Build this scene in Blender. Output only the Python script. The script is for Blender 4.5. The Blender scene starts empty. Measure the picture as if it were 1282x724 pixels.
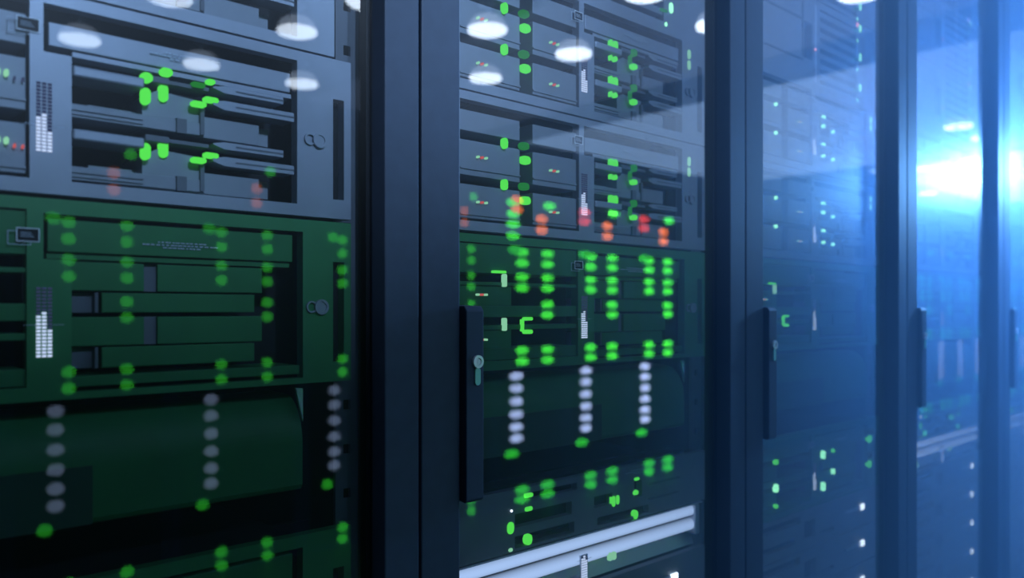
import bpy, bmesh, math, random
from mathutils import Vector, Matrix
random.seed(7)
C = bpy.context.scene.collection

# ---------------------------------------------------------------- measured place
F_PX, CX, HORIZON, VPX = 1000.0, 641.0, 388.0, 1737.0
TANA = (VPX - CX) / F_PX
ANG = math.atan(TANA)
COSA, SINA = math.cos(ANG), math.sin(ANG)
COS2 = COSA * COSA
EYE = 1.15                      # lens height
YD = 0.653                      # front of the cabinet doors
YG = 0.676                      # mirror face of the glass
YF = 0.684                      # faces of the equipment
PITCH = 0.602
S_FIRST = 0.4716                # joint between first and second cabinet
W, H = 0.480, 0.1535            # 19 inch front

def along(px, Y):               # position along the row of an image column at depth Y
    return Y * (1000.0 / ((VPX - px) * COS2) - TANA)
def zv(v, Y=YF):                # height of the slope v = (row-horizon)/(vp-column) at depth Y
    return EYE - v * Y / COSA

# ---------------------------------------------------------------- materials
def new_mat(name):
    m = bpy.data.materials.new(name); m.use_nodes = True
    return m, m.node_tree.nodes, m.node_tree.links

def paint(name, col, rough=0.5, metal=0.0, spec=0.5, var=0.12, scale=30.0, bump=0.0):
    m, n, l = new_mat(name)
    b = n['Principled BSDF']
    b.inputs['Roughness'].default_value = rough
    b.inputs['Metallic'].default_value = metal
    b.inputs['Specular IOR Level'].default_value = spec
    tc = n.new('ShaderNodeTexCoord'); no = n.new('ShaderNodeTexNoise')
    no.inputs['Scale'].default_value = scale; no.inputs['Detail'].default_value = 4
    l.new(tc.outputs['Object'], no.inputs['Vector'])
    r = n.new('ShaderNodeValToRGB')
    r.color_ramp.elements[0].position = 0.3; r.color_ramp.elements[1].position = 0.7
    r.color_ramp.elements[0].color = (*[c * (1 - var) for c in col], 1)
    r.color_ramp.elements[1].color = (*[min(1, c * (1 + var)) for c in col], 1)
    l.new(no.outputs['Fac'], r.inputs['Fac']); l.new(r.outputs['Color'], b.inputs['Base Color'])
    if bump:
        bp = n.new('ShaderNodeBump'); bp.inputs['Strength'].default_value = bump
        bp.inputs['Distance'].default_value = 0.001
        l.new(no.outputs['Fac'], bp.inputs['Height']); l.new(bp.outputs['Normal'], b.inputs['Normal'])
    return m

def glow(name, col, strength):
    m, n, l = new_mat(name)
    n.remove(n['Principled BSDF'])
    e = n.new('ShaderNodeEmission'); e.inputs['Color'].default_value = (*col, 1)
    e.inputs['Strength'].default_value = strength
    l.new(e.outputs[0], n['Material Output'].inputs['Surface'])
    return m

def glass_mat():
    m, n, l = new_mat('door_glass')
    n.remove(n['Principled BSDF'])
    geo = n.new('ShaderNodeNewGeometry')
    dot = n.new('ShaderNodeVectorMath'); dot.operation = 'DOT_PRODUCT'
    l.new(geo.outputs['Incoming'], dot.inputs[0]); l.new(geo.outputs['Normal'], dot.inputs[1])
    ab = n.new('ShaderNodeMath'); ab.operation = 'ABSOLUTE'; l.new(dot.outputs['Value'], ab.inputs[0])
    om = n.new('ShaderNodeMath'); om.operation = 'SUBTRACT'; om.inputs[0].default_value = 1.0; l.new(ab.outputs[0], om.inputs[1])
    pw = n.new('ShaderNodeMath'); pw.operation = 'POWER'; pw.inputs[1].default_value = 2.0; l.new(om.outputs[0], pw.inputs[0])
    ma = n.new('ShaderNodeMath'); ma.operation = 'MULTIPLY_ADD'; ma.inputs[1].default_value = 1.32; ma.inputs[2].default_value = 0.055; ma.use_clamp = True
    l.new(pw.outputs[0], ma.inputs[0])
    # only the outer coated face mirrors
    fr = n.new('ShaderNodeMath'); fr.operation = 'SUBTRACT'; fr.inputs[0].default_value = 1.0
    l.new(geo.outputs['Backfacing'], fr.inputs[1])
    fm = n.new('ShaderNodeMath'); fm.operation = 'MULTIPLY'
    l.new(ma.outputs[0], fm.inputs[0]); l.new(fr.outputs[0], fm.inputs[1])
    tr = n.new('ShaderNodeBsdfTransparent'); tr.inputs['Color'].default_value = (0.80, 0.84, 0.88, 1)
    sharp = n.new('ShaderNodeBsdfGlossy'); sharp.inputs['Roughness'].default_value = 0.015
    dust = n.new('ShaderNodeBsdfGlossy'); dust.inputs['Roughness'].default_value = 0.42
    dust.inputs['Color'].default_value = (0.8, 0.9, 1.0, 1)
    mg = n.new('ShaderNodeMixShader'); mg.inputs[0].default_value = 0.16
    l.new(sharp.outputs[0], mg.inputs[1]); l.new(dust.outputs[0], mg.inputs[2])
    mx = n.new('ShaderNodeMixShader')
    l.new(fm.outputs[0], mx.inputs[0]); l.new(tr.outputs[0], mx.inputs[1]); l.new(mg.outputs[0], mx.inputs[2])
    l.new(mx.outputs[0], n['Material Output'].inputs['Surface'])
    return m

M = {}
M['frame'] = paint('cabinet_paint', (0.032, 0.050, 0.084), 0.6, 0.0, 0.18, 0.06, 60, 0.05)
M['inner'] = paint('cabinet_inside_paint', (0.012, 0.014, 0.020), 0.6, 0.0, 0.3, 0.1, 40)
M['server'] = paint('server_paint', (0.20, 0.225, 0.26), 0.5, 0.25, 0.4, 0.07, 25, 0.04)
M['lockface'] = paint('lock_metal', (0.78, 0.82, 0.86), 0.3, 0.2, 0.6, 0.03, 20)
M['server2'] = paint('server_light_paint', (0.26, 0.29, 0.34), 0.42, 0.3, 0.5, 0.06, 25, 0.04)
M['green'] = paint('green_light_tint', (0.020, 0.150, 0.048), 0.55, 0.0, 0.3, 0.08, 25, 0.04)  # green light on the lower units put into their base colour
M['green2'] = paint('pale_green_light_tint', (0.028, 0.185, 0.062), 0.5, 0.0, 0.35, 0.07, 25, 0.04)  # same green light in the colour, a little brighter for the bezels
M['green3'] = paint('green_light_tint_label', (0.018, 0.060, 0.038), 0.6, 0.0, 0.3, 0.06, 25)  # darker label colour, green light tint included
M['black'] = paint('recess_black', (0.010, 0.012, 0.015), 0.7, 0.0, 0.2, 0.1, 30)
M['slate'] = paint('slate_plastic', (0.10, 0.115, 0.14), 0.5, 0.0, 0.4, 0.08, 30)
M['chrome'] = paint('chrome_metal', (0.75, 0.78, 0.82), 0.2, 1.0, 0.5, 0.03, 20)
M['keyway'] = paint('mint_plastic', (0.20, 0.52, 0.42), 0.4, 0.0, 0.5, 0.05, 20)
M['print'] = paint('pale_print', (0.75, 0.8, 0.85), 0.6, 0.0, 0.3, 0.05, 20)
M['dim_print'] = paint('dim_print', (0.42, 0.48, 0.55), 0.6, 0.0, 0.3, 0.05, 20)
M['silver'] = paint('silver_metal', (0.6, 0.64, 0.72), 0.35, 0.5, 0.5, 0.05, 20)
M['floor'] = paint('floor_tile', (0.015, 0.018, 0.026), 0.6, 0.0, 0.5, 0.1, 3)
M['ceil'] = paint('ceiling_board', (0.05, 0.055, 0.065), 0.8, 0.0, 0.2, 0.06, 3)
M['wall'] = paint('wall_paint', (0.06, 0.065, 0.08), 0.8, 0.0, 0.2, 0.06, 3)
M['led'] = glow('green_led', (0.13, 1.0, 0.09), 1.15)
M['led_dim'] = glow('dim_green_led', (0.02, 0.32, 0.03), 0.8)
M['led_bright'] = glow('bright_mint_led', (0.35, 1.0, 0.50), 2.6)
M['led_mint'] = glow('mint_led', (0.45, 1.0, 0.55), 0.9)
M['led_red'] = glow('red_led', (1.0, 0.16, 0.14), 0.8)
M['led_orange'] = glow('orange_led', (1.0, 0.45, 0.25), 0.9)
M['led_hot'] = glow('hot_pink_led', (1.0, 0.35, 0.40), 2.2)
M['seg_lit'] = glow('meter_segment_lit', (0.70, 0.78, 1.0), 1.35)
M['seg_dim'] = glow('meter_segment_dim', (0.2, 0.25, 0.55), 0.22)
M['lever_tip'] = glow('white_led', (0.85, 0.95, 1.0), 4.5)
def tube_mat():
    m, n, l = new_mat('light_tube')
    n.remove(n['Principled BSDF'])
    tc = n.new('ShaderNodeTexCoord'); sp = n.new('ShaderNodeSeparateXYZ')
    l.new(tc.outputs['Normal'], sp.inputs[0])
    mr = n.new('ShaderNodeMapRange'); mr.inputs['From Min'].default_value = 0.1; mr.inputs['From Max'].default_value = -1.0
    mr.inputs['To Min'].default_value = 0.10; mr.inputs['To Max'].default_value = 1.35
    l.new(sp.outputs['Y'], mr.inputs['Value'])
    e = n.new('ShaderNodeEmission'); e.inputs['Color'].default_value = (0.52, 0.68, 1.0, 1)
    l.new(mr.outputs['Result'], e.inputs['Strength'])
    l.new(e.outputs[0], n['Material Output'].inputs['Surface'])
    return m
M['tube'] = tube_mat()
M['far_green'] = glow('green_beacon', (0.07, 1.0, 0.05), 8.0)
M['far_green_dim'] = glow('green_beacon_dim', (0.05, 1.0, 0.06), 4.2)
M['far_white'] = glow('white_beacon', (0.46, 0.60, 1.0), 8.0)
M['far_orange'] = glow('orange_beacon', (1.0, 0.20, 0.02), 7.5)
M['far_red'] = glow('red_beacon', (1.0, 0.05, 0.04), 5.5)
M['far_low_green'] = glow('green_beacon_low', (0.07, 1.0, 0.06), 3.4)
M['far_low_dim'] = glow('green_beacon_lower', (0.06, 1.0, 0.06), 3.0)
M['far_low_white'] = glow('white_beacon_low', (0.46, 0.62, 1.0), 2.3)
M['far_low_orange'] = glow('orange_beacon_low', (1.0, 0.20, 0.02), 3.0)
M['far_faint_green'] = glow('green_beacon_faint', (0.06, 0.9, 0.40), 1.3)
M['far_faint_white'] = glow('white_beacon_faint', (0.55, 0.70, 1.0), 2.2)
M['lamp'] = glow('lamp_disc', (0.72, 0.84, 1.0), 13.0)
M['lamp_dome'] = glow('lamp_dome', (0.6, 0.75, 1.0), 2.2)
M['panel_a'] = glow('light_panel_soft', (0.42, 0.6, 1.0), 0.40)
M['panel_b'] = glow('light_panel_mid', (0.38, 0.60, 1.0), 1.8)
M['panel_c'] = glow('light_panel_bright', (0.48, 0.76, 1.0), 5.0)
M['glass'] = glass_mat()

# ---------------------------------------------------------------- mesh helpers
class MB:
    def __init__(self): self.bm = bmesh.new()
    def box(self, x0, x1, y0, y1, z0, z1, bev=0.0):
        r = bmesh.ops.create_cube(self.bm, size=1.0)
        vs = r['verts']
        for v in vs:
            v.co = Vector(((x0 + x1) / 2 + v.co.x * (x1 - x0), (y0 + y1) / 2 + v.co.y * (y1 - y0), (z0 + z1) / 2 + v.co.z * (z1 - z0)))
        if bev > 0:
            es = list({e for v in vs for e in v.link_edges})
            bmesh.ops.bevel(self.bm, geom=es, offset=bev, segments=2, profile=0.5, affect='EDGES')
        return self
    def prism(self, pts, y0, y1):           # outline in x,z extruded along y
        a = [self.bm.verts.new((x, y0, z)) for x, z in pts]
        b = [self.bm.verts.new((x, y1, z)) for x, z in pts]
        n = len(pts)
        self.bm.faces.new(a); self.bm.faces.new(list(reversed(b)))
        for i in range(n):
            self.bm.faces.new((a[i], b[i], b[(i + 1) % n], a[(i + 1) % n]))
        return self
    def profile(self, pts, x0, x1):         # outline in y,z extruded along x
        a = [self.bm.verts.new((x0, y, z)) for y, z in pts]
        b = [self.bm.verts.new((x1, y, z)) for y, z in pts]
        n = len(pts)
        self.bm.faces.new(a); self.bm.faces.new(list(reversed(b)))
        for i in range(n):
            self.bm.faces.new((a[i], b[i], b[(i + 1) % n], a[(i + 1) % n]))
        return self
    def ring(self, cx, cz, r0, r1, y0, y1, n=20):
        g = []
        for r, y in ((r0, y0), (r1, y0), (r1, y1), (r0, y1)):
            g.append([self.bm.verts.new((cx + r * math.cos(2 * math.pi * i / n), y, cz + r * math.sin(2 * math.pi * i / n))) for i in range(n)])
        for k in range(4):
            for i in range(n):
                j = (i + 1) % n
                self.bm.faces.new((g[k][i], g[k][j], g[(k + 1) % 4][j], g[(k + 1) % 4][i]))
        return self
    def lathe(self, prof, n=32):            # (radius, z) about the z axis
        rows = []
        for r, z in prof:
            rows.append([self.bm.verts.new((r * math.cos(2 * math.pi * i / n), r * math.sin(2 * math.pi * i / n), z)) for i in range(n)])
        for k in range(len(rows) - 1):
            for i in range(n):
                j = (i + 1) % n
                self.bm.faces.new((rows[k][i], rows[k][j], rows[k + 1][j], rows[k + 1][i]))
        self.bm.faces.new(list(reversed(rows[0]))); self.bm.faces.new(rows[-1])
        return self
    def panel(self, w, h, holes, y0, y1):   # flat panel in x,z with rectangular holes
        xs = sorted({0.0, w} | {q for o in holes for q in o[:2]})
        zs = sorted({0.0, h} | {q for o in holes for q in o[2:]})
        def solid(i, j):
            if i < 0 or j < 0 or i >= len(xs) - 1 or j >= len(zs) - 1: return False
            mx, mz = (xs[i] + xs[i + 1]) / 2, (zs[j] + zs[j + 1]) / 2
            return not any(o[0] < mx < o[1] and o[2] < mz < o[3] for o in holes)
        cache = {}
        def V(i, j, y):
            k = (i, j, y)
            if k not in cache: cache[k] = self.bm.verts.new((xs[i], y, zs[j]))
            return cache[k]
        for i in range(len(xs) - 1):
            for j in range(len(zs) - 1):
                if not solid(i, j): continue
                self.bm.faces.new((V(i, j, y0), V(i + 1, j, y0), V(i + 1, j + 1, y0), V(i, j + 1, y0)))
                self.bm.faces.new((V(i, j + 1, y1), V(i + 1, j + 1, y1), V(i + 1, j, y1), V(i, j, y1)))
                if not solid(i - 1, j): self.bm.faces.new((V(i, j, y1), V(i, j, y0), V(i, j + 1, y0), V(i, j + 1, y1)))
                if not solid(i + 1, j): self.bm.faces.new((V(i + 1, j, y0), V(i + 1, j, y1), V(i + 1, j + 1, y1), V(i + 1, j + 1, y0)))
                if not solid(i, j - 1): self.bm.faces.new((V(i, j, y1), V(i + 1, j, y1), V(i + 1, j, y0), V(i, j, y0)))
                if not solid(i, j + 1): self.bm.faces.new((V(i, j + 1, y0), V(i + 1, j + 1, y0), V(i + 1, j + 1, y1), V(i, j + 1, y1)))
        return self
    def mesh(self, name, mat, smooth=False):
        bmesh.ops.recalc_face_normals(self.bm, faces=self.bm.faces[:])
        me = bpy.data.meshes.new(name); self.bm.to_mesh(me); self.bm.free()
        me.materials.append(mat)
        if smooth:
            for p in me.polygons: p.use_smooth = True
        return me
    def build(self, name, mat, parent=None, loc=(0, 0, 0), smooth=False, label=None):
        return put(name, self.mesh(name, mat, smooth), parent, loc, label)

def put(name, me, parent=None, loc=(0, 0, 0), label=None):
    o = bpy.data.objects.new(name, me); C.objects.link(o)
    o.location = loc
    if parent: o.parent = parent
    if label: o['label'] = label
    return o

def thing(name, label, cat, loc, group=None):
    o = bpy.data.objects.new(name, None); C.objects.link(o)
    o.location = loc; o.empty_display_size = 0.05
    o['label'] = label; o['category'] = cat
    if group: o['group'] = group
    return o

def copy_tree(o, parent=None):
    c = o.copy(); C.objects.link(c)
    if parent: c.parent = parent
    for ch in list(o.children): copy_tree(ch, c)
    return c

def structure(name, mb, mat):
    o = mb.build(name, mat); o['kind'] = 'structure'; return o

def stadium(w, h, n=8):         # upright capsule outline
    r = w / 2; p = []
    for i in range(n + 1):
        t = math.pi * i / n; p.append((r * math.cos(t), h / 2 - r + r * math.sin(t)))
    for i in range(n + 1):
        t = math.pi + math.pi * i / n; p.append((r * math.cos(t), -h / 2 + r + r * math.sin(t)))
    return p

# ---------------------------------------------------------------- the room
X0, X1, Y0, Y1, ZC = -4.0, 18.0, -6.5, 3.2, 2.78
structure('floor', MB().box(X0, X1, Y0, Y1, -0.1, 0), M['floor'])
structure('ceiling', MB().box(X0, X1, Y0, Y1, ZC, ZC + 0.1), M['ceil'])
structure('wall_left', MB().box(X0 - 0.1, X0, Y0, Y1, 0, ZC), M['wall'])
structure('wall_right', MB().box(X1, X1 + 0.1, Y0, Y1, 0, ZC), M['wall'])
structure('wall_back', MB().box(X0, X1, Y1, Y1 + 0.1, 0, ZC), M['wall'])
structure('wall_front', MB().box(X0, X1, Y0 - 0.1, Y0, 0, ZC), M['wall'])

# luminous panels across the aisle ceiling
def light_panel(x0, x1, mat, label, yc=-1.9, hy=2.5):
    t = thing('ceiling_light', label, 'ceiling light', ((x0 + x1) / 2, yc, ZC), 'luminous ceiling panels')
    hx = (x1 - x0) / 2
    f = MB()
    for a in ((-hx, hx, -hy, -hy + .03), (-hx, hx, hy - .03, hy), (-hx, -hx + .03, -hy + .03, hy - .03), (hx - .03, hx, -hy + .03, hy - .03)):
        f.box(a[0], a[1], a[2], a[3], -0.045, 0)
    f.build('frame', M['slate'], t)
    MB().box(-hx + .03, hx - .03, -hy + .03, hy - .03, -0.035, -0.005).build('diffuser', mat, t)
light_panel(2.9, 4.62, M['panel_a'], 'soft ceiling light panel mirrored as pale haze high in the second door')
light_panel(5.15, 8.9, M['panel_b'], 'wide ceiling light panel mirrored as pale band in the second and third doors')
light_panel(9.1, 13.5, M['panel_c'], 'bright ceiling light panel glaring white blue in the fourth glass door', -1.05, 1.65)

# ---------------------------------------------------------------- cabinets of the near row
CAB_H, CAB_D = 2.10, 1.0
def seg_door():
    w = PITCH - 0.003
    return w, 0.0492, 0.0405

def make_cabinet(loc, label):
    t = thing('server_rack', label, 'server rack', loc, 'server cabinets in the row')
    P = PITCH
    y = 0.034                                        # body starts behind the door
    sp = MB().box(0.001, 0.020, y, CAB_D, 0.0, CAB_H); sp.build('side_panel', M['inner'], t)
    sp = MB().box(P - 0.020, P - 0.001, y, CAB_D, 0.0, CAB_H); sp.build('side_panel', M['inner'], t)
    MB().box(0.020, P - 0.020, y, CAB_D, CAB_H - 0.04, CAB_H).build('top_panel', M['inner'], t)
    MB().box(0.020, P - 0.020, y, CAB_D, 0.0, 0.08).build('plinth', M['inner'], t)
    MB().box(0.020, P - 0.020, CAB_D - 0.02, CAB_D, 0.08, CAB_H - 0.04).build('rear_panel', M['inner'], t)
    for sgn in (0, 1):
        x0 = 0.040 if sgn == 0 else P - 0.040 - 0.026
        holes = []
        z = 0.03
        while z < 1.90:
            holes.append((0.009, 0.017, z, z + 0.010)); z += 0.0445
        MB().panel(0.026, 1.95, holes, 0, 0.004).build('mounting_rail', M['slate'], t, (x0, 0.052, 0.085))
    # door
    w, st, sr = seg_door()
    d = MB()
    hole = (st, w - sr, 0.09, 2.04)
    d.panel(w, CAB_H - 0.02, [hole], 0.0, 0.030)
    bmesh.ops.recalc_face_normals(d.bm, faces=d.bm.faces[:])
    es = [e for e in d.bm.edges if len(e.link_faces) == 2 and e.calc_face_angle(0) > 0.5]
    bmesh.ops.bevel(d.bm, geom=es, offset=0.0016, segments=2, profile=0.5, affect='EDGES')
    door = d.build('door', M['frame'], t, (0.0015, 0, 0.01))
    MB().box(st, w - sr, YG - YD, YG - YD + 0.004, 0.09, 2.04).build('glass_pane', M['glass'], door)
    g = MB().panel(w - st - sr, 1.95, [(0.004, w - st - sr - 0.004, 0.004, 1.946)], 0.0275, 0.0295)
    g.build('gasket', M['black'], door, (st, 0, 0.09))
    # swing handle standing out of the left stile
    hz0, hz1 = EYE - 0.202 - 0.01, EYE + 0.005 - 0.01
    hx0 = st + 0.0015
    hb = MB()
    hw = 0.0235
    y0, y1 = -0.009, YG - YD - 0.001
    pts = [(y1, hz0 + 0.004), (y0 + 0.003, hz0), (y0, hz0 + 0.003), (y0, hz1 - 0.006), (y0 + 0.004, hz1 - 0.001), (y1, hz1)]
    hb.profile(pts, hx0, hx0 + hw)
    bmesh.ops.bevel(hb.bm, geom=hb.bm.edges[:], offset=0.0012, segments=2, profile=0.5, affect='EDGES')
    hb.build('handle', M['frame'], door)
    cx, cz = hx0 + hw * 0.60, EYE - 0.01 - 0.0545
    lk = MB()
    lk.ring(cx, cz, 0.0040, 0.0068, y0 - 0.003, y0)
    lk.prism([(cx + 0.0036 * math.cos(2 * math.pi * i / 16), cz + 0.0036 * math.sin(2 * math.pi * i / 16)) for i in range(16)], y0 - 0.0016, y0 - 0.0001)
    lk.box(cx - 0.0007, cx + 0.0007, y0 - 0.0022, y0 - 0.0014, cz - 0.0028, cz + 0.0028)
    lk.build('lock', M['lockface'], door, label='round chrome lock face')
    kb = MB().prism([(cx + x, cz - 0.0155 + z) for x, z in stadium(0.0072, 0.0185)], y0 - 0.0018, y0)
    kb.build('lock_cover', M['keyway'], door, label='mint green tail of the lock')
    return t

RANK = ['leftmost', 'second', 'third', 'fourth', 'fifth']
CAB_LABELS = [
    'leftmost glass door cabinet, its lower shelves tinted dark green',
    'second cabinet from the left, handle with chrome lock, door full of mirrored green lamps',
    'third cabinet from the left, smoky blue glass door with slim handle',
    'fourth cabinet from the left, its glass glaring with white blue light',
    'fifth cabinet, mostly cut off by the right edge of the photo',
]
proto = make_cabinet((S_FIRST - PITCH, YD, 0), CAB_LABELS[0])
cabs = [proto]
for k in range(1, 5):
    c = copy_tree(proto); c.location = (S_FIRST + PITCH * (k - 1), YD, 0); c['label'] = CAB_LABELS[k]; cabs.append(c)

# ---------------------------------------------------------------- equipment fronts
def U(a): return a * W
class Unit:
    """front coordinates: a across 0..1, b down 0..1, d depth behind the face"""
    def __init__(self, h=H): self.h = h
    def r(self, a0, a1, b0, b1): return (a0 * W, a1 * W, (1 - b1) * self.h, (1 - b0) * self.h)
    def bx(self, mb, a0, a1, b0, b1, d0, d1, bev=0.0):
        x0, x1, z0, z1 = self.r(a0, a1, b0, b1)
        mb.box(x0, x1, d0, d1, z0, z1, bev); return mb

def shell(u, root, depth=0.52):
    m = MB()
    u.bx(m, 0.125, 0.875, 0.01, 0.99, 0.075, depth)
    u.bx(m, 0.125, 0.875, 0.0, 0.02, 0.0125, 0.075); u.bx(m, 0.125, 0.875, 0.98, 1.0, 0.0125, 0.075)
    m.build('chassis', M['black'], root)

def thumb_screw(u, root, a, b):
    cx, cz = a * W, (1 - b) * u.h
    m = MB()
    m.ring(cx + 0.0045, cz, 0.0048, 0.0072, -0.0032, 0.0)
    m.prism([(cx + 0.0045 + 0.0048 * math.cos(2 * math.pi * i / 20), cz + 0.0048 * math.sin(2 * math.pi * i / 20)) for i in range(20)], -0.0022, 0.0)
    m.ring(cx - 0.0055, cz, 0.0042, 0.0056, -0.0022, 0.0)  # left ring is the screw's reflection built as solid shape
    m.build('thumb_screw', M['server2'], root)

SEG = {}
def level_meter(u, root, a0, b0, b1, lit_from, rows=20):
    ws, gap = 0.0028, 0.0010
    rb = (b1 - b0) / rows
    for nm, mat, sel in (('level_meter', M['seg_lit'], 1), ('level_meter_unlit', M['seg_dim'], 0)):
        m = MB()
        for c in range(3):
            start = lit_from + (0.0, -0.02, 0.07)[c]
            for r_ in range(rows):
                bb = b0 + r_ * rb
                if (bb >= start) != bool(sel): continue
                x0 = a0 * W + c * (ws + gap)
                z1 = (1 - bb) * u.h
                m.box(x0, x0 + ws, -0.0008, 0.0, z1 - rb * u.h * 0.62, z1)
        m.build(nm, mat, root, label='bright bluish bars' if sel else 'faint unlit bars')
    m = MB(); zc = (1 - (lit_from + 0.05)) * u.h
    m.box(a0 * W - 0.008, a0 * W + 0.019, -0.0004, 0.0, zc - 0.0002, zc + 0.0002)
    m.build('meter_line', M['dim_print'], root)

def label_window(u, root, a, b, bright=True):
    cx, cz = a * W, (1 - b) * u.h
    m = MB(); m.box(cx - 0.007, cx + 0.007, -0.0005, 0.0, cz - 0.0046, cz + 0.0046)
    lw = m.build('label_window', M['black'], root)
    def rect(mb, x, z, w, h, t, y):
        mb.box(x - w, x + w, y, y + .0004, z + h - t, z + h); mb.box(x - w, x + w, y, y + .0004, z - h, z - h + t)
        mb.box(x - w, x - w + t, y, y + .0004, z - h + t, z + h - t); mb.box(x + w - t, x + w, y, y + .0004, z - h + t, z + h - t)
    m = MB(); rect(m, cx, cz, 0.0076, 0.0052, 0.0006, -0.0010); m.build('label_frame', M['print'], lw)
    m = MB(); rect(m, cx - 0.0055, cz - 0.0024, 0.0076, 0.0052, 0.0005, -0.0002); m.build('label_frame', M['dim_print'], lw)
    m = MB()
    for i in range(3): m.box(cx - 0.005, cx + 0.002 + 0.001 * i, -0.0008, -0.0005, cz + 0.0014 - 0.0014 * i, cz + 0.0018 - 0.0014 * i)
    m.build('label_mark', M['dim_print'], lw)

def small_text(u, root, a, b, width=0.062):
    rnd = random.Random(3)
    m = MB(); cx, cz = a * W, (1 - b) * u.h
    for r_ in range(3):
        x = -width / 2 + (0.012, 0.0, 0.016)[r_]
        xe = (0.020, width / 2, 0.014)[r_]
        while x < xe:
            l = rnd.uniform(0.0012, 0.0035)
            m.box(cx + x, cx + x + l, -0.0004, 0.0, cz + 0.0024 - r_ * 0.0022, cz + 0.0033 - r_ * 0.0022)
            x += l + rnd.uniform(0.0004, 0.0016)
    m.build('print_line', M['dim_print'], root)

ledmesh = {}
def led_mesh(w, h, mat, d0=-0.0012, d1=0.004):
    k = (w, h, mat.name, d0)
    if k not in ledmesh:
        ledmesh[k] = MB().prism(stadium(min(w, h), max(w, h)) if h >= w else [(z, x) for x, z in stadium(h, w)], d0, d1).mesh('status_light', mat)
    return ledmesh[k]
def led(u, root, a, b, w=0.0072, h=0.0135, mat='led', d=0.0):
    put('status_light', led_mesh(w, h, M[mat]), root, (a * W, d, (1 - b) * u.h))

def trio(u, root, a, b, s=1.0, mats=('led_mint', 'led_red', 'led_mint')):
    for i, mt in enumerate(mats):
        put('indicator', led_mesh(0.0022 * s, 0.0028 * s, M[mt]), root, (a * W + i * 0.006, 0.0, (1 - b) * u.h))

def bay_left(u, root, style, mat='server'):
    """two columns of drawers in the left opening"""
    f = MB()
    if style == 'blade':
        rows = [(0.13, 0.28), (0.345, 0.60), (0.665, 0.91)]
        for (a0, a1) in ((0.034, 0.222), (0.266, 0.424)):
            for (b0, b1) in rows:
                u.bx(f, a0, a1, b0, b1, 0.003, 0.05, 0.0006)
            for b in (0.545, 0.875):
                u.bx(f, a0, a1, b, b + 0.012, 0.0015, 0.004)
    else:
        for (b0, b1) in ((0.065, 0.28), (0.345, 0.37), (0.52, 0.605), (0.665, 0.70), (0.84, 0.925)):
            u.bx(f, 0.034, 0.424, b0, b1, 0.003, 0.05, 0.0006)
        for (b0, b1) in ((0.37, 0.52), (0.70, 0.84)):
            u.bx(f, 0.034, 0.20, b0, b1, 0.006, 0.05, 0.0006)
    f.build('drive_tray', M[mat], root)

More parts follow.
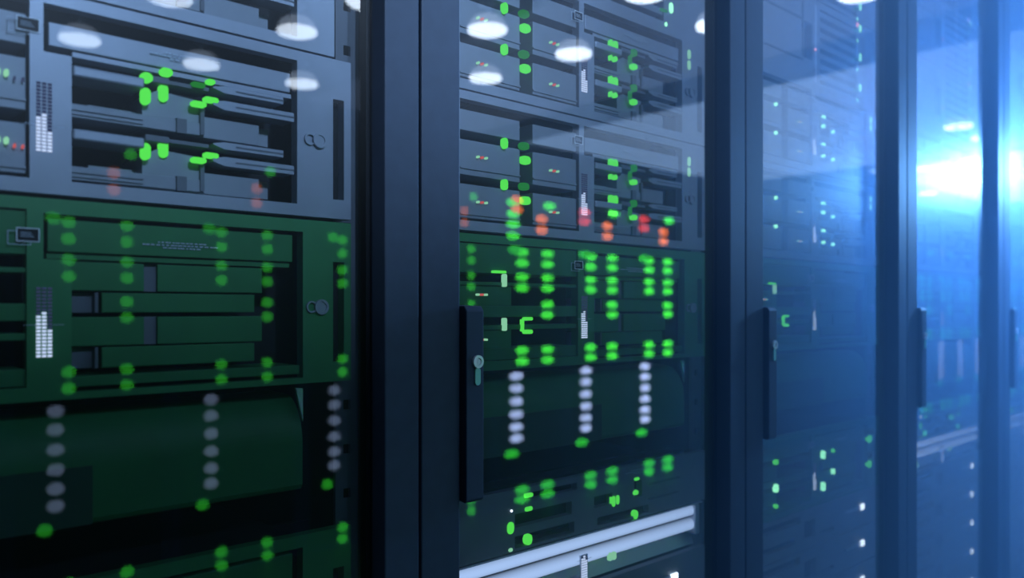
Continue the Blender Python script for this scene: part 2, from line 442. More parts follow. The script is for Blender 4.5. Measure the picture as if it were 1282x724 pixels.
def blade_chassis(loc, label, leds=True, ear=True):
    u = Unit(); t = thing('blade_chassis', label, 'server', loc, 'server units in the cabinets')
    shell(u, t)
    holes = [u.r(0.03, 0.428, 0.06, 0.93), u.r(0.487, 0.881, 0.30, 0.93), u.r(0.447, 0.881, 0.06, 0.30)]
    if ear: holes.append(u.r(0.959, 0.984, 0.25, 0.88))
    MB().panel(W if ear else 0.962 * W, u.h, holes, 0.0, 0.0115).build('bezel', M['server2'], t)
    if ear:
        m = MB(); u.bx(m, 0.955, 0.988, 0.23, 0.90, 0.012, 0.0135); m.build('slot_backing', M['black'], t)
    # header strip
    m = MB(); u.bx(m, 0.455, 0.868, 0.145, 0.262, 0.002, 0.02, 0.0006); u.bx(m, 0.49, 0.872, 0.268, 0.293, 0.004, 0.02)
    m.build('header_panel', M['server2'], t)
    bay_left(u, t, 'blade')
    for k in (0, 1):
        o = 0.318 * k
        lb = MB(); u.bx(lb, 0.488, 0.598, 0.343 + o, 0.398 + o, -0.002, 0.03, 0.0015); lb.build('drive_handle', M['server2'], t)
        # lower faces of the module
        f = MB()
        u.bx(f, 0.525, 0.60, 0.49 + o, 0.53 + o, 0.026, 0.06)
        u.bx(f, 0.488, 0.706, 0.525 + o, 0.595 + o, 0.006, 0.06, 0.0006)
        for g in (0.548, 0.570): u.bx(f, 0.488, 0.60, g + o, g + 0.010 + o, 0.0045, 0.0065)
        x0, x1, z0, z1 = u.r(0.60, 0.705, 0.40 + o, 0.60 + o)
        f.prism([(x0, z0), (x1, z0), (x1, z1), (x0 + 0.012, z1 + 0.003), (x0, z1 - 0.004)], 0.008, 0.06)
        f.build('blade_face', M['server'], t)
        m = MB(); u.bx(m, 0.60, 0.64, 0.318 + o, 0.352 + o, 0.0, 0.03, 0.0006); u.bx(m, 0.64, 0.71, 0.325 + o, 0.345 + o, 0.002, 0.03)
        m.build('latch', M['slate'], t)
        # right hand handles, two slim bars with a groove
        for (b0, b1, a1) in ((0.305, 0.345, 0.850), (0.388, 0.440, 0.872)):
            rb = MB(); x0, x1, z0, z1 = u.r(0.715, a1, b0 + o, b1 + o)
            rb.prism([(x0, z1 - 0.002), (x0 + 0.010, z1), (x1, z1), (x1, z0), (x0 + 0.010, z0), (x0, z0 + 0.003)], -0.002, 0.02)
            zc = (z0 + z1) / 2
            rb.build('drive_handle', M['server2'], t)
            gm = MB(); gm.box(x0 + 0.02, x1, -0.0026, -0.0018, zc - 0.0006, zc + 0.0006); gm.build('handle_groove', M['slate'], t)
        f = MB(); u.bx(f, 0.705, 0.812, 0.480 + o, 0.60 + o, 0.009, 0.06, 0.0006)
        u.bx(f, 0.812, 0.84, 0.480 + o, 0.585 + o, 0.02, 0.06); f.build('drive_face', M['server'], t)
        m = MB(); u.bx(m, 0.697, 0.704, 0.44 + o, 0.59 + o, 0.004, 0.010); u.bx(m, 0.655, 0.672, 0.52 + o, 0.60 + o, 0.003, 0.008); m.build('divider', M['slate'], t)
        if leds:
            led(u, t, 0.602, 0.432 + 0.295 * k, d=0.002); led(u, t, 0.634, 0.392 + 0.305 * k, 0.0072, 0.0145, d=0.006)
            for (a, b) in ((0.690, 0.430), (0.712, 0.395)):
                led(u, t, a, b + 0.312 * k, 0.0125, 0.0046, d=-0.001)
            if k == 0:
                led(u, t, 0.602, 0.335, 0.0095, 0.008); led(u, t, 0.634, 0.288, 0.0100, 0.0065, d=-0.001)
                led(u, t, 0.690, 0.322, 0.0115, 0.0042, 'led_dim'); led(u, t, 0.712, 0.292, 0.0075, 0.0042)
    m = MB(); u.bx(m, 0.02, 0.98, 0.04, 0.95, 0.066, 0.0745); m.build('bay_backing', M['black'], t)
    level_meter(u, t, 0.437, 0.455, 0.80, 0.615)
    label_window(u, t, 0.4255, 0.185)
    small_text(u, t, 0.66, 0.20, 0.05)
    thumb_screw(u, t, 0.918, 0.527)
    return t, u

def drive_shelf(loc, label, leds=False):
    u = Unit(); t = thing('drive_shelf', label, 'server', loc, 'server units in the cabinets')
    shell(u, t)
    holes = [u.r(0.03, 0.424, 0.06, 0.93), u.r(0.487, 0.893, 0.30, 0.965), u.r(0.447, 0.893, 0.075, 0.30), u.r(0.959, 0.984, 0.25, 0.88)]
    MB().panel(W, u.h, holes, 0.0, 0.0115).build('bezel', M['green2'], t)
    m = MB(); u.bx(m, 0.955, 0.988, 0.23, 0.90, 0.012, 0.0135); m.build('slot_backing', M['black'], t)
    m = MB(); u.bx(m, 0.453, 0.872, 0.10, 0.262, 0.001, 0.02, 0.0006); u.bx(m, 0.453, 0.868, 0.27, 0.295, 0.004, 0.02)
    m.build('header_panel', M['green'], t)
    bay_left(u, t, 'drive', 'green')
    for (b0, b1, a1, odd) in ((0.305, 0.452, 0.815, 1), (0.462, 0.565, 0.800, 0), (0.588, 0.737, 0.815, 1), (0.745, 0.852, 0.800, 0)):
        f = MB()
        if odd:
            u.bx(f, 0.488, 0.602, b0, b1, 0.006, 0.05, 0.0006); u.bx(f, 0.624, a1, b0, b1, 0.006, 0.05, 0.0006)
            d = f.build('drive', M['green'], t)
            g = MB(); u.bx(g, 0.602, 0.624, b0, b1, 0.010, 0.05); g.build('drive_seam', M['slate'], d)
        else:
            u.bx(f, 0.535, a1, b0, b1, 0.006, 0.05, 0.0006)
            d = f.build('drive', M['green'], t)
            g = MB(); u.bx(g, 0.488, 0.524, b0, b1, 0.014, 0.05); u.bx(g, 0.524, 0.529, b0, b1, 0.005, 0.05); g.build('drive_latch', M['slate'], d)
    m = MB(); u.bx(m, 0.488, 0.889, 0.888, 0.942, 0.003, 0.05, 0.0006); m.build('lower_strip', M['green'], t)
    m = MB(); u.bx(m, 0.02, 0.98, 0.04, 0.97, 0.066, 0.0745); m.build('bay_backing', M['black'], t)
    level_meter(u, t, 0.437, 0.44, 0.79, 0.575)
    label_window(u, t, 0.4255, 0.186)
    small_text(u, t, 0.66, 0.205, 0.062)
    thumb_screw(u, t, 0.922, 0.533)
    return t, u

def blank_panel(loc, label):
    h = 0.0985
    u = Unit(h); t = thing('blanking_panel', label, 'blanking panel', loc, 'server units in the cabinets')
    prof = [(0.050, h * 0.90)] + [(0.034 * (1 - math.sin(q * math.pi / 32)) + 0.0008, h * (0.44 + 0.455 * math.cos(q * math.pi / 32))) for q in range(0, 17)] + [(0.0008, h * 0.06), (0.003, h * 0.02), (0.008, 0.0), (0.07, 0.0), (0.07, h * 0.90)]
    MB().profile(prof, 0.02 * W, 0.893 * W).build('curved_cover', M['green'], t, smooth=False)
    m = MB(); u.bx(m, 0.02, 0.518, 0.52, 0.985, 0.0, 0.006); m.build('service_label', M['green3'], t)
    m = MB(); m.prism([(0.878 * W, h * 0.98), (0.893 * W, h * 0.97), (0.893 * W, h * 0.66)], 0.0, 0.003); m.build('spring_clip', M['chrome'], t, label='small bright steel clip')
    m = MB(); u.bx(m, 0.125, 0.86, 0.02, 0.98, 0.07, 0.14); m.build('rear_tray', M['black'], t)
    return t, u

def slim_server(loc, label):
    h = 0.0725
    u = Unit(h); t = thing('slim_server', label, 'server', loc, 'server units in the cabinets')
    m = MB(); u.bx(m, 0.125, 0.875, 0.01, 0.99, 0.06, 0.5); m.build('chassis', M['black'], t)
    holes = [u.r(0.20, 0.40, 0.40, 0.62), u.r(0.20, 0.41, 0.76, 0.95), u.r(0.23, 0.42, 0.10, 0.22), u.r(0.487, 0.56, 0.42, 0.62), u.r(0.655, 0.69, 0.30, 0.62), u.r(0.50, 0.72, 0.80, 0.95)]
    MB().panel(W, h, holes, 0.0, 0.010).build('bezel', M['server'], t)
    m = MB(); u.bx(m, 0.02, 0.98, 0.03, 0.97, 0.03, 0.058); m.build('bay_backing', M['black'], t)
    m = MB(); u.bx(m, 0.72, 0.87, 0.40, 0.44, -0.001, 0.0); u.bx(m, 0.72, 0.86, 0.68, 0.72, -0.001, 0.0); m.build('seam_strip', M['slate'], t)
    small_text(u, t, 0.66, 0.14, 0.04)
    for (a, b, w_, h_, mt) in ((0.185, 0.60, 0.010, 0.014, 'led'), (0.245, 0.14, 0.014, 0.005, 'led'), (0.245, 0.36, 0.012, 0.005, 'led'), (0.245, 0.86, 0.011, 0.013, 'led'),
                               (0.185, 0.95, 0.006, 0.004, 'led_mint'), (0.188, 0.33, 0.0025, 0.0025, 'lever_tip'), (0.565, 0.58, 0.006, 0.014, 'led'), (0.582, 0.57, 0.006, 0.012, 'led'),
                               (0.665, 0.27, 0.010, 0.004, 'led'), (0.66, 0.52, 0.011, 0.006, 'led'), (0.66, 0.93, 0.009, 0.012, 'led')):
        led(u, t, a, b, w_, h_, mt)
    return t, u

def light_bar(loc, label):
    h = 0.0655
    u = Unit(h); t = thing('light_bar', label, 'light', loc, 'lit bars low in the cabinets')
    MB().profile([(0.0, h), (0.06, h), (0.06, 0.0), (0.016, 0.0), (0.024, h * 0.35), (0.024, h * 0.97), (0.0, h * 0.97)], 0.02 * W, 0.985 * W).build('housing', M['silver'], t)
    for zc, r in ((h * 0.815, 0.0088), (h * 0.50, 0.0092)):
        m = MB(); m.profile([(0.013 + r * math.cos(2 * math.pi * i / 28), zc + r * math.sin(2 * math.pi * i / 28)) for i in range(28)], 0.02 * W, 0.953 * W)
        m.build('tube', M['tube'], t)
    m = MB(); m.box(0.953 * W, 0.975 * W, 0.001, 0.023, h * 0.28, h * 0.95, 0.002); m.build('end_cap', M['silver'], t)
    m = MB(); m.box(0.434 * W, 0.462 * W, 0.0, 0.002, 0.002, h * 0.60); m.box(0.437 * W, 0.459 * W, 0.002, 0.03, 0.002, 0.008); m.build('meter_bracket', M['silver'], t)
    level_meter(u, t, 0.437, 0.42, 0.98, 0.44, 12)
    for a, b, w_ in ((0.168, 0.80, 0.009), (0.56, 0.62, 0.004), (0.575, 0.62, 0.008)):
        led(u, t, a, b, w_, 0.011, 'led_mint', 0.003)
    return t, u

def storage_unit(loc, label):
    h = 0.0665
    u = Unit(h); t = thing('storage_unit', label, 'server', loc, 'server units in the cabinets')
    m = MB(); u.bx(m, 0.125, 0.875, 0.02, 0.98, 0.06, 0.5); m.build('chassis', M['black'], t)
    holes = [u.r(0.04, 0.34, 0.10, 0.30), u.r(0.04, 0.30, 0.62, 0.80), u.r(0.37, 0.455, 0.30, 0.80), u.r(0.49, 0.60, 0.70, 0.82)]
    MB().panel(W, h, holes, 0.0, 0.010).build('bezel', M['server'], t)
    m = MB(); u.bx(m, 0.02, 0.98, 0.03, 0.97, 0.03, 0.058); m.build('bay_backing', M['black'], t)
    zc = 0.55 * h
    m = MB(); m.prism([(0.69 * W, zc - 0.001), (0.82 * W, zc - 0.0045), (0.82 * W, zc + 0.0045), (0.69 * W, zc + 0.003)], -0.0025, 0.0)
    lv = m.build('lever', M['silver'], t)
    m = MB(); m.box(0.82 * W, 0.853 * W, -0.0033, 0.0, zc - 0.0055, zc + 0.0055, 0.001); m.build('lever_light', M['lever_tip'], lv, label='glowing white tip')
    return t, u

def louver_switch(loc, label):
    u = Unit(); t = thing('network_switch', label, 'network switch', loc, 'server units in the cabinets')
    shell(u, t)
    holes = [u.r(0.37, 0.43, 0.30, 0.72), u.r(0.49, 0.79, 0.08, 0.95)]
    MB().panel(W, u.h, holes, 0.0, 0.0115).build('bezel', M['server2'], t)
    m = MB(); u.bx(m, 0.02, 0.98, 0.04, 0.97, 0.066, 0.0745); m.build('bay_backing', M['black'], t)
    m = MB()
    for i in range(7):
        b = 0.10 + i * 0.122
        u.bx(m, 0.492, 0.788, b, b + 0.062, 0.001, 0.02, 0.0006)
    m.build('louver_grille', M['server2'], t)
    m = MB()
    for b in (0.28, 0.74): u.bx(m, 0.03, 0.36, b, b + 0.022, -0.0012, 0.0)
    u.bx(m, 0.355, 0.362, 0.10, 0.72, -0.0012, 0.0)
    m.build('door_seam', M['slate'], t)
    for b in (0.06, 0.42, 0.80):
        led(u, t, 0.825, b, 0.0085, 0.0150, 'led_bright')
        led(u, t, 0.79, b + 0.05, 0.016, 0.004, 'led_dim')
        put('indicator', led_mesh(0.005, 0.006, M['led_bright']), t, (0.80 * W, 0, (1 - b - 0.17) * u.h))
    put('indicator', led_mesh(0.006, 0.006, M['led_hot']), t, (0.452 * W, 0, 0.42 * u.h))
    put('indicator', led_mesh(0.009, 0.009, M['led_hot']), t, (0.80 * W, 0, 0.97 * u.h))
    m = MB(); u.bx(m, 0.446, 0.462, 0.06, 0.95, -0.0008, 0.0); m.build('cable_strip', M['silver'], t)
    return t, u

def bay_lights(t, u, which):
    """the lit lamps of the second and third cabinets, per row"""
    for k in (0, 1):
        o = 0.31 * k
        led(u, t, 0.168, 0.325 + o, 0.0075, 0.0125, 'led')
        led(u, t, 0.232, 0.318 + o, 0.0140, 0.0085, 'led_dim')
        led(u, t, 0.236, 0.425 + o, 0.0150, 0.0095, 'led')
        for a, w_ in ((0.556, 0.004), (0.574, 0.0085)):
            led(u, t, a, 0.325 + o, w_, 0.0125, 'led'); led(u, t, a, 0.438 + o, w_ * 0.8, 0.0070, 'led')
        led(u, t, 0.655, 0.33 + o, 0.0110, 0.0100, 'led_dim'); led(u, t, 0.655, 0.452 + o, 0.0120, 0.0070, 'led')
        led(u, t, 0.640, 0.40 + o, 0.0025, 0.0120, 'led_dim')
        trio(u, t, 0.085, 0.46 + o * 1.06)
        trio(u, t, 0.325, 0.47 + o * 1.06)

# row heights (bottom of each unit)
z_A2, z_A, z_B, z_C = zv(-0.390) + 0.001, zv(-0.239) + 0.001, zv(-0.0857) + 0.001, zv(0.0690) + 0.001
z_D, z_E, z_E2, z_bar = zv(0.1668), zv(0.3600) + 0.001, zv(0.2775), zv(0.3440)
def left_of(k): return S_FIRST + PITCH * (k - 2) + (PITCH - W) / 2     # k = 1..5
def at(k, z): return (left_of(k), YF, z)
WHICH = {1: 'leftmost cabinet', 2: 'second cabinet from the left', 3: 'third cabinet from the left', 4: 'fourth cabinet from the left', 5: 'cabinet cut off at the right edge'}

def place(maker, k, z, label, lights=None, **kw):
    t, u = maker(at(k, z), label, **kw)
    if lights is not None: bay_lights(t, u, lights)
    return t
def again(src, k, z, label):
    c = copy_tree(src); c.location = at(k, z); c['label'] = label; return c

# first cabinet
blade1 = place(blade_chassis, 1, z_B, 'grey blade chassis with tall green lamps in the leftmost cabinet')
plain, _ = blade_chassis(at(1, z_A), 'grey blade chassis without lamps at the top of the leftmost cabinet', leds=False, ear=False)
shelf1 = place(drive_shelf, 1, z_C, 'dark green lit drive shelf with round screw in the leftmost cabinet')
blank1 = place(blank_panel, 1, z_D, 'curved green lit blanking panel below the drive shelf in the leftmost cabinet')
shelfe = again(shelf1, 1, z_E, 'dark drive shelf at the bottom of the leftmost cabinet')
ub = Unit()
for b in (0.437, 0.762):
    for a in (0.386, 0.397): put('indicator', led_mesh(0.0028, 0.0052, M['led_mint']), blade1, (a * W, 0, (1 - b) * H))
    for a in (0.408, 0.419): put('indicator', led_mesh(0.0013, 0.0030, M['led_red'] if b > 0.5 else M['seg_dim']), blade1, (a * W, 0, (1 - b - 0.02) * H))
# second cabinet
bl2, u2 = blade_chassis(at(2, z_A), 'grey blade chassis with ceiling lamps mirrored over it, second cabinet from the left', leds=False)
bay_lights(bl2, u2, 'A')
for b in (0.17, 0.27): led(u2, bl2, 0.915, b, 0.0065, 0.0135, 'led_mint')
top2 = place(louver_switch, 2, z_A2, 'louvered switch at the very top of the second cabinet from the left')
bl3, u3 = blade_chassis(at(3, z_A), 'blade chassis under the louvered switches in the third cabinet', leds=False)
for (a, b, w_, h_, mt) in ((0.175, 0.36, 0.004, 0.006, 'led_bright'), (0.175, 0.67, 0.004, 0.006, 'led_bright'), (0.522, 0.34, 0.0085, 0.012, 'led_bright'), (0.522, 0.43, 0.007, 0.007, 'led_bright'), (0.522, 0.67, 0.0085, 0.014, 'led_bright'), (0.522, 0.78, 0.006, 0.006, 'led_bright'),
                           (0.60, 0.46, 0.0045, 0.006, 'led_bright'), (0.60, 0.79, 0.0045, 0.006, 'led_bright'), (0.922, 0.16, 0.0065, 0.012, 'led_bright'), (0.922, 0.26, 0.0065, 0.012, 'led_bright')):
    led(u3, bl3, a, b, w_, h_, mt)
trio(u3, bl3, 0.33, 0.47, 0.8); trio(u3, bl3, 0.33, 0.80, 0.8)
b2b = again(bl2, 2, z_B, 'blade chassis behind orange mirrored lamps in the second cabinet from the left')
shelf2 = again(shelf1, 2, z_C, 'green lit drive shelf behind mirrored green lamps in the second cabinet')
uu = Unit()
for b in (0.33, 0.66): led(uu, shelf2, 0.168, b, 0.0045, 0.0150, 'led_mint')
led(uu, shelf2, 0.150, 0.268, 0.0200, 0.0030, 'led'); led(uu, shelf2, 0.245, 0.62, 0.0130, 0.0040, 'led'); led(uu, shelf2, 0.245, 0.72, 0.0130, 0.0050, 'led')
led(uu, shelf2, 0.2265, 0.67, 0.0022, 0.0145, 'led'); trio(uu, shelf2, 0.085, 0.44, 0.9); trio(uu, shelf2, 0.085, 0.77, 0.9)
again(blank1, 2, z_D, 'blanking panel behind white mirrored ovals in the second cabinet')
slim2 = place(slim_server, 2, z_E2, 'slim dark server just above the bright bar in the second cabinet')
bar2 = place(light_bar, 2, z_bar, 'bright double tube light bar low in the second cabinet')
sto = place(storage_unit, 2, zv(0.4105), 'storage unit with white lever tip directly below the second cabinet light bar')
# third cabinet
sw3 = again(top2, 3, z_A2 + H + 0.002, 'louvered switch highest in the third cabinet from the left')
again(top2, 3, z_A2, 'second louvered switch from the top in the third cabinet from the left')
again(bl3, 3, z_B, 'blade chassis just above the drive shelf in the third cabinet')
shelf3 = again(shelf2, 3, z_C, 'drive shelf beside the handle in the third cabinet')
again(blank1, 3, z_D, 'blanking panel under the drive shelf in the third cabinet')
shelf3e = again(shelf1, 3, zv(0.3435), 'lower drive shelf with two green lamp columns in the third cabinet')
shelf3e.scale.z = 0.888
for (a, b, w_, h_, mt) in ((0.175, 0.30, 0.011, 0.010, 'led'), (0.175, 0.62, 0.011, 0.016, 'led_bright'), (0.175, 0.84, 0.009, 0.008, 'led'), (0.52, 0.36, 0.010, 0.017, 'led_bright'), (0.52, 0.78, 0.010, 0.018, 'led_bright'),
                           (0.60, 0.34, 0.007, 0.008, 'led'), (0.60, 0.62, 0.008, 0.012, 'led_bright'), (0.91, 0.30, 0.019, 0.017, 'led'), (0.91, 0.66, 0.019, 0.017, 'led')):
    led(uu, shelf3e, a, b, w_, h_, mt)
ORD = ['top', 'second', 'third', 'fourth', 'lowest']
for k in (3, 4, 5):
    for i in range(5):
        again(sto, k, zv(0.4105 + 0.0688 * i), '%s of five storage units with white lever tips low in the %s' % (ORD[i], {3: 'third cabinet', 4: 'fourth cabinet', 5: 'cut off cabinet'}[k]))
for i in range(1, 5):
    again(sto, 2, zv(0.4105 + 0.0688 * i), 'storage unit %s beneath the light bar in the second cabinet' % ['', 'second', 'third', 'fourth', 'fifth'][i])
# fourth and fifth
for k, nm in ((4, 'fourth cabinet from the left'), (5, 'cut off cabinet at the right edge')):
    again(top2, k, z_A2 + H + 0.002, 'louvered switch highest in the ' + nm)
    again(top2, k, z_A2, 'second louvered switch from the top in the ' + nm)
    again(plain, k, z_A, 'upper unlit blade chassis in the ' + nm)
    again(plain, k, z_B, 'lower unlit blade chassis in the ' + nm)
    again(shelf1, k, z_C, 'drive shelf beside the handle in the ' + nm)
    again(blank1, k, z_D, 'blanking panel under the drive shelf in the ' + nm)
    again(slim2, k, z_E2, 'slim server just above the light bar in the ' + nm)
    again(bar2, k, z_bar, 'pale light bar low in the ' + nm)

# ---------------------------------------------------------------- the row across the aisle (seen in the glass)
YV = 3.43
Y_OPP = 2 * YG - YV
def su(u): return YV * (u / COS2 - TANA)
def zu(v): return EYE - v * YV / COSA
def oval(rx, rz, n=24): return [(rx * math.cos(2 * math.pi * i / n), rz * math.sin(2 * math.pi * i / n)) for i in range(n)]
def dome(rx, rz):
    bm = MB()
    prev = None
    rings = ((1.0, 0.0), (0.92, 0.010), (0.70, 0.016), (0.35, 0.019))
    rows = [[bm.bm.verts.new((rx * s * math.cos(2 * math.pi * i / 24), y, rz * s * math.sin(2 * math.pi * i / 24))) for i in range(24)] for s, y in rings]
    for k in range(len(rows) - 1):
        for i in range(24):
            j = (i + 1) % 24
            bm.bm.faces.new((rows[k][i], rows[k][j], rows[k + 1][j], rows[k + 1][i]))
    bm.bm.faces.new(rows[0]); bm.bm.faces.new(rows[-1])
    return bm
far = {
    'green': dome(0.050, 0.024).mesh('beacon_green', M['far_green']),
    'dim': dome(0.055, 0.025).mesh('beacon_dim', M['far_green_dim']),
    'white': dome(0.050, 0.025).mesh('beacon_white', M['far_white']),
    'orange': dome(0.045, 0.026).mesh('beacon_orange', M['far_orange']),
    'red': dome(0.052, 0.024).mesh('beacon_red', M['far_red']),
    'small_green': dome(0.025, 0.023).mesh('beacon_small_green', M['far_low_green']),
    'small_dim': dome(0.027, 0.024).mesh('beacon_small_dim', M['far_low_dim']),
    'small_white': dome(0.030, 0.024).mesh('beacon_small_white', M['far_low_white']),
    'small_orange': dome(0.025, 0.024).mesh('beacon_small_orange', M['far_low_orange']),
    'faint_green': dome(0.055, 0.025).mesh('beacon_faint_green', M['far_faint_green']),
    'faint_white': dome(0.060, 0.026).mesh('beacon_faint_white', M['far_faint_white']),
}
OPP_P = 0.0795e-3 * 1000.0 * YV / COS2
L0 = su(0.895)
def make_far_cabinet(loc, lit='wide'):
    t = thing('facing_cabinet', 'dark cabinet across the aisle whose coloured lamps mirror in the glass doors', 'server rack', loc, 'cabinets across the aisle mirrored in the glass')
    top = zu(-0.194)
    w = OPP_P - 0.004
    MB().box(0.002, w, -0.95, -0.02, 0.0, top, 0.003).build('cabinet_body', M['inner'], t)
    MB().panel(w - 0.002, top, [(0.035, w - 0.037, 0.02, top - 0.06)], -0.018, 0.0).build('door_frame', M['frame'], t, (0.002, 0, 0))
    MB().box(0.037, w - 0.035, -0.0185, -0.010, 0.02, top - 0.06).build('door_panel', M['inner'], t)
    x0 = loc[0]
    def add(kind, u_, v_):
        nm = 'white_lamp' if kind == 'white' else kind.replace('dim', 'green') + '_lamp'
        kind = {'wide': kind, 'small': 'small_' + kind, '': '', 'faint': 'faint_' + kind.replace('dim', 'green')}[lit]
        if kind not in far: return
        put(nm, far[kind], t, (su(u_) - x0, -0.010, zu(v_)))
    if not lit: return t
    for uc in (0.924, 0.952):
        for vc in (-0.0604, -0.0316, 0.0535):
            add('green', uc, vc - 0.0063); add('green', uc, vc + 0.0063)
        add('dim', uc, 0.2085); add('dim', uc, 0.2200)
    add('green', 0.952, -0.0063); add('green', 0.952, 0.0063)
    for v_ in (0.0764, 0.0904, 0.1055, 0.1206, 0.1350, 0.1480): add('white', 0.918, v_)
    add('dim', 0.917, -0.0690); add('dim', 0.913, 0.165)
    add('green', 0.954, -0.124)
    add('orange', 0.9455, -0.1075); add('orange', 0.9455, -0.0945)
    return t
GRP = 'cabinets across the aisle mirrored in the glass'
kinds = {}
def far_label(k):
    if k < 0: return 'small', 'facing cabinet whose small dim green lamps mirror in the leftmost glass door', 'cabinets across the aisle mirrored in the leftmost door'
    if k <= 2: return 'wide', ['facing cabinet with green and orange lamp column mirrored beside the second door handle', 'facing cabinet with red lamps mirrored in the middle of the second door', 'facing cabinet with red lamps mirrored near the right side of the second door'][k], GRP
    if k <= 9: return '', 'dark unlit cabinet across the aisle mirrored in the third glass door', 'unlit cabinets across the aisle'
    return 'faint', 'facing cabinet whose faint white lamp columns mirror in the fourth glass door', 'cabinets across the aisle mirrored in the fourth door'
for k in range(-6, 17):
    kind, lab, grp = far_label(k)
    if kind not in kinds:
        t = kinds[kind] = make_far_cabinet((L0, Y_OPP, 0), kind)
        n0 = len(t.children)
    else:
        t = copy_tree(kinds[kind]); 
    t.location = (L0 + OPP_P * k, Y_OPP, 0); t['label'] = lab; t['group'] = grp
wide = sorted([o for o in C.objects if o.name.startswith('facing_cabinet') and o.parent is None and 0 <= round((o.location.x - L0) / OPP_P) <= 2], key=lambda o: o.location.x)
for v_ in (-0.123, -0.110, -0.098, -0.085): put('green_lamp', far['green'], wide[0], (su(0.9145) - L0, -0.010, zu(v_)))
for v_ in (-0.126, -0.115): put('orange_lamp', far['orange'], wide[0], (su(0.9175) - L0, -0.004, zu(v_)))
for t in wide[1:]:
    for v_ in (-0.122, -0.110): put('red_lamp', far['red'], t, (su(0.9165) - L0, -0.010, zu(v_)))

# ---------------------------------------------------------------- ceiling lamps (seen in the glass)
LAMP_H = 1.48
def mirror_point(px, py, h):
    Z = F_PX * h / (HORIZON - py); X = (px - CX) / F_PX * Z
    s = X * SINA + Z * COSA; n = -X * COSA + Z * SINA
    return s, 2 * YG - n, EYE + h
def make_lamp(top):
    t = thing('ceiling_lamp', '', 'ceiling lamp', (0, 0, 0), 'round lamps over the aisle')
    r = 0.105
    hh = top - EYE - LAMP_H
    MB().lathe([(r * 0.96, 0.0), (r, 0.006), (r, 0.016)]).build('lamp_disc', M['lamp'], t)
    MB().lathe([(r * 0.985, 0.0165), (r * 0.95, 0.035), (r * 0.84, 0.060), (r * 0.62, 0.078)]).build('lamp_shade', M['lamp_dome'], t, smooth=True)
    MB().lathe([(r * 0.63, 0.0785), (r * 0.40, 0.086), (0.012, 0.088), (0.012, hh - 0.012), (0.045, hh - 0.010), (0.045, hh)]).build('stem', M['silver'], t)
    return t
lamps = [
    (212, 0, 'ceiling lamp mirrored at the top edge of the leftmost door, left of centre'),
    (100, 52, 'ceiling lamp mirrored beside the label window of the leftmost door'),
    (372, 42, 'ceiling lamp mirrored on the top chassis edge near the right of the leftmost door'),
    (252, 83, 'faint ceiling lamp mirrored above the green lamps of the leftmost door'),
    (378, 107, 'ceiling lamp mirrored right above the round screw of the leftmost door'),
    (461, 5, 'ceiling lamp mirrored half hidden by the right post of the leftmost door'),
    (610, 40, 'ceiling lamp mirrored in the second door, upper of two beside its left post'),
    (608, 100, 'ceiling lamp mirrored in the second door, lower of two beside its left post'),
    (718, 70, 'ceiling lamp mirrored in the middle of the second door above the level meter'),
    (808, -6, 'ceiling lamp mirrored cut by the top edge in the second door'),
    (897, 34, 'ceiling lamp mirrored half cut by the right post of the second door'),
    (1078, -6, 'ceiling lamp mirrored cut by the top edge in the third door'),
    (1200, 160, 'ceiling lamp mirrored topmost in the glare of the fourth door'),
    (1232, 174, 'ceiling lamp mirrored at the right post of the fourth door, upper one'),
    (1160, 212, 'ceiling lamp mirrored at the left post of the fourth door, upper one'),
    (1195, 222, 'ceiling lamp mirrored in the middle of the white glare in the fourth door'),
    (1222, 216, 'ceiling lamp mirrored in the white glare, right of its middle, fourth door'),
    (1162, 243, 'ceiling lamp mirrored at the left post of the fourth door, lower one'),
    (1236, 284, 'lowest ceiling lamp mirrored at the right post of the fourth door'),
]
protos = {}
for i, (px, py, lab) in enumerate(lamps):
    loc = mirror_point(px, py, LAMP_H)
    under = any(a - 0.05 < loc[0] < b + 0.05 for a, b in ((2.9, 4.62), (5.15, 8.9), (9.1, 13.5))) and -4.45 < loc[1] < 0.65
    if under not in protos: t = protos[under] = make_lamp(ZC - 0.0455 if under else ZC)
    else: t = copy_tree(protos[under])
    t.location = loc; t['label'] = lab

# ---------------------------------------------------------------- lights
def spot(name, loc, target, energy, col, size, blend, radius=0.05):
    l = bpy.data.lights.new(name, 'SPOT'); l.energy = energy; l.color = col
    l.spot_size = math.radians(size); l.spot_blend = blend; l.shadow_soft_size = radius
    o = bpy.data.objects.new(name, l); C.objects.link(o); o.location = loc
    d = Vector(target) - Vector(loc)
    o.rotation_euler = d.to_track_quat('-Z', 'Y').to_euler()
    return o
def area(name, loc, target, sx, sy, energy, col, spread=180):
    l = bpy.data.lights.new(name, 'AREA'); l.shape = 'RECTANGLE'; l.size = sx; l.size_y = sy
    l.energy = energy; l.color = col; l.spread = math.radians(spread)
    o = bpy.data.objects.new(name, l); C.objects.link(o); o.location = loc
    d = Vector(target) - Vector(loc)
    o.rotation_euler = d.to_track_quat('-Z', 'Y').to_euler()
    return o
BL = (0.55, 0.73, 1.0)
for i, (sx, tx) in enumerate(((0.2, 0.25), (0.85, 0.85), (1.5, 1.5))):
    spot('upper_fill_spot', (sx, -1.3, 2.35), (tx, YF, (1.80, 1.80, 1.92)[i]), (215, 175, 130)[i], BL, 36, 0.6, 0.04)  # spots without fixtures, added to brighten the upper units

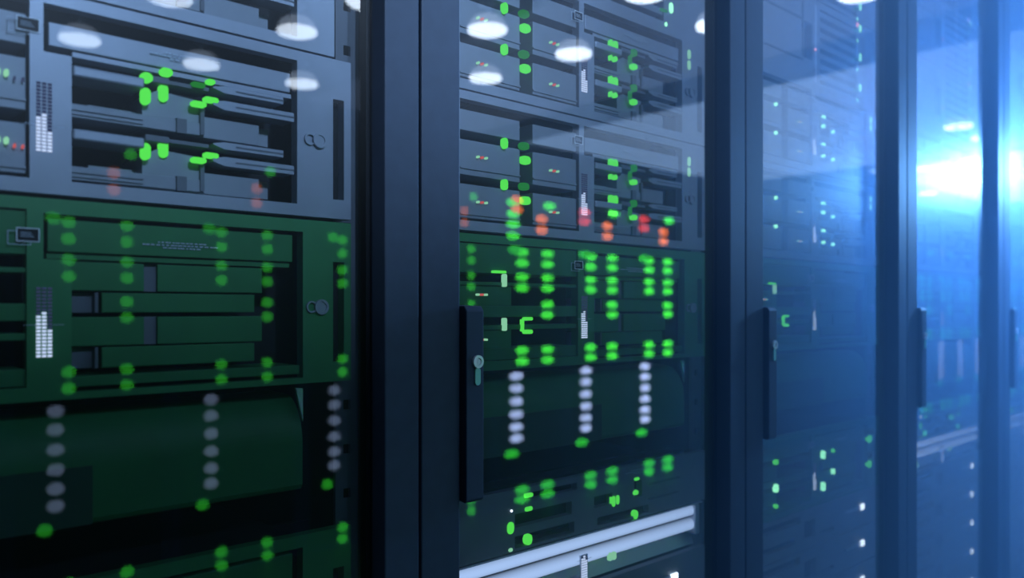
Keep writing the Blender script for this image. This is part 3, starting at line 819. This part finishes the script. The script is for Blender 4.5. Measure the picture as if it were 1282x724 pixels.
hz = MB().box(0.80, 4.5, 0.15, YD - 0.012, 0.02, 2.60)  # haze box added to carry the blue glow over the right hand cabinets
m, n, l = new_mat('added_glow_haze'); n.remove(n['Principled BSDF'])
vs = n.new('ShaderNodeVolumeScatter'); vs.inputs['Density'].default_value = 0.55; vs.inputs['Color'].default_value = (0.27, 0.55, 1.0, 1); vs.inputs['Anisotropy'].default_value = 0.0
va = n.new('ShaderNodeVolumeAbsorption'); va.inputs['Density'].default_value = 0.55; va.inputs['Color'].default_value = (0.27, 0.55, 1.0, 1)
ad = n.new('ShaderNodeAddShader'); l.new(vs.outputs[0], ad.inputs[0]); l.new(va.outputs[0], ad.inputs[1])
l.new(ad.outputs[0], n['Material Output'].inputs['Volume'])
ho = hz.build('haze', m); ho['kind'] = 'stuff'; ho['label'] = 'thin blue haze added for the glow in the aisle before the right hand cabinets'; ho['category'] = 'haze'
pl = bpy.data.lights.new('added_glow_light', 'POINT'); pl.energy = 185; pl.color = (0.17, 0.47, 1.0); pl.shadow_soft_size = 0.03  # blue light added out of view to feed the glow
po = bpy.data.objects.new('added_glow_light', pl); C.objects.link(po); po.location = (2.66, 0.46, 1.56)
for sx in (-0.1, 0.9, 1.9):
    spot('aisle_fill_spot', (sx, -1.6, 2.6), (sx, -0.35, 0.6), 24, (0.40, 0.62, 1.0), 150, 0.5, 0.05)  # wide spots added as blue fill for the door posts
t = thing('added_lamp_fixture', 'added hanging lamp fixture for the blue glow light, glaring in the fourth glass door', 'lamp', po.location.copy())  # fixture made up to dress the added glow light
zt = ZC - po.location.z
MB().lathe([(0.013, 0.033), (0.015, 0.040), (0.013, 0.075), (0.004, 0.082)], 20).build('socket', M['silver'], t)
MB().lathe([(0.0018, 0.0822), (0.0018, zt - 0.013)], 8).build('cord', M['silver'], t)
MB().lathe([(0.030, zt - 0.0125), (0.040, zt - 0.006), (0.040, zt)], 20).build('ceiling_rose', M['silver'], t)
w = bpy.data.worlds.new('night'); bpy.context.scene.world = w; w.use_nodes = True
w.node_tree.nodes['Background'].inputs[0].default_value = (0.10, 0.16, 0.30, 1)
w.node_tree.nodes['Background'].inputs[1].default_value = 0.02

# ---------------------------------------------------------------- camera
cam = bpy.data.cameras.new('camera'); co = bpy.data.objects.new('camera', cam); C.objects.link(co)
co.location = (0, 0, EYE); co.rotation_euler = (math.radians(90), 0, ANG - math.radians(90))
cam.sensor_width = 36.0; cam.lens = F_PX / 1282 * 36.0
cam.shift_y = (HORIZON - 362.0) / 1282.0
cam.clip_start = 0.02; cam.clip_end = 60
cam.dof.use_dof = True; cam.dof.focus_distance = 0.86; cam.dof.aperture_fstop = 4.2
sc = bpy.context.scene; sc.camera = co
sc.view_settings.view_transform = 'Standard'; sc.view_settings.look = 'None'
sc.view_settings.exposure = 0.0; sc.view_settings.gamma = 1.0; sc.view_settings.use_curve_mapping = False
sc.cycles.use_denoising = True
sc.cycles.transparent_max_bounces = 16; sc.cycles.max_bounces = 8
sc.cycles.sample_clamp_indirect = 20.0
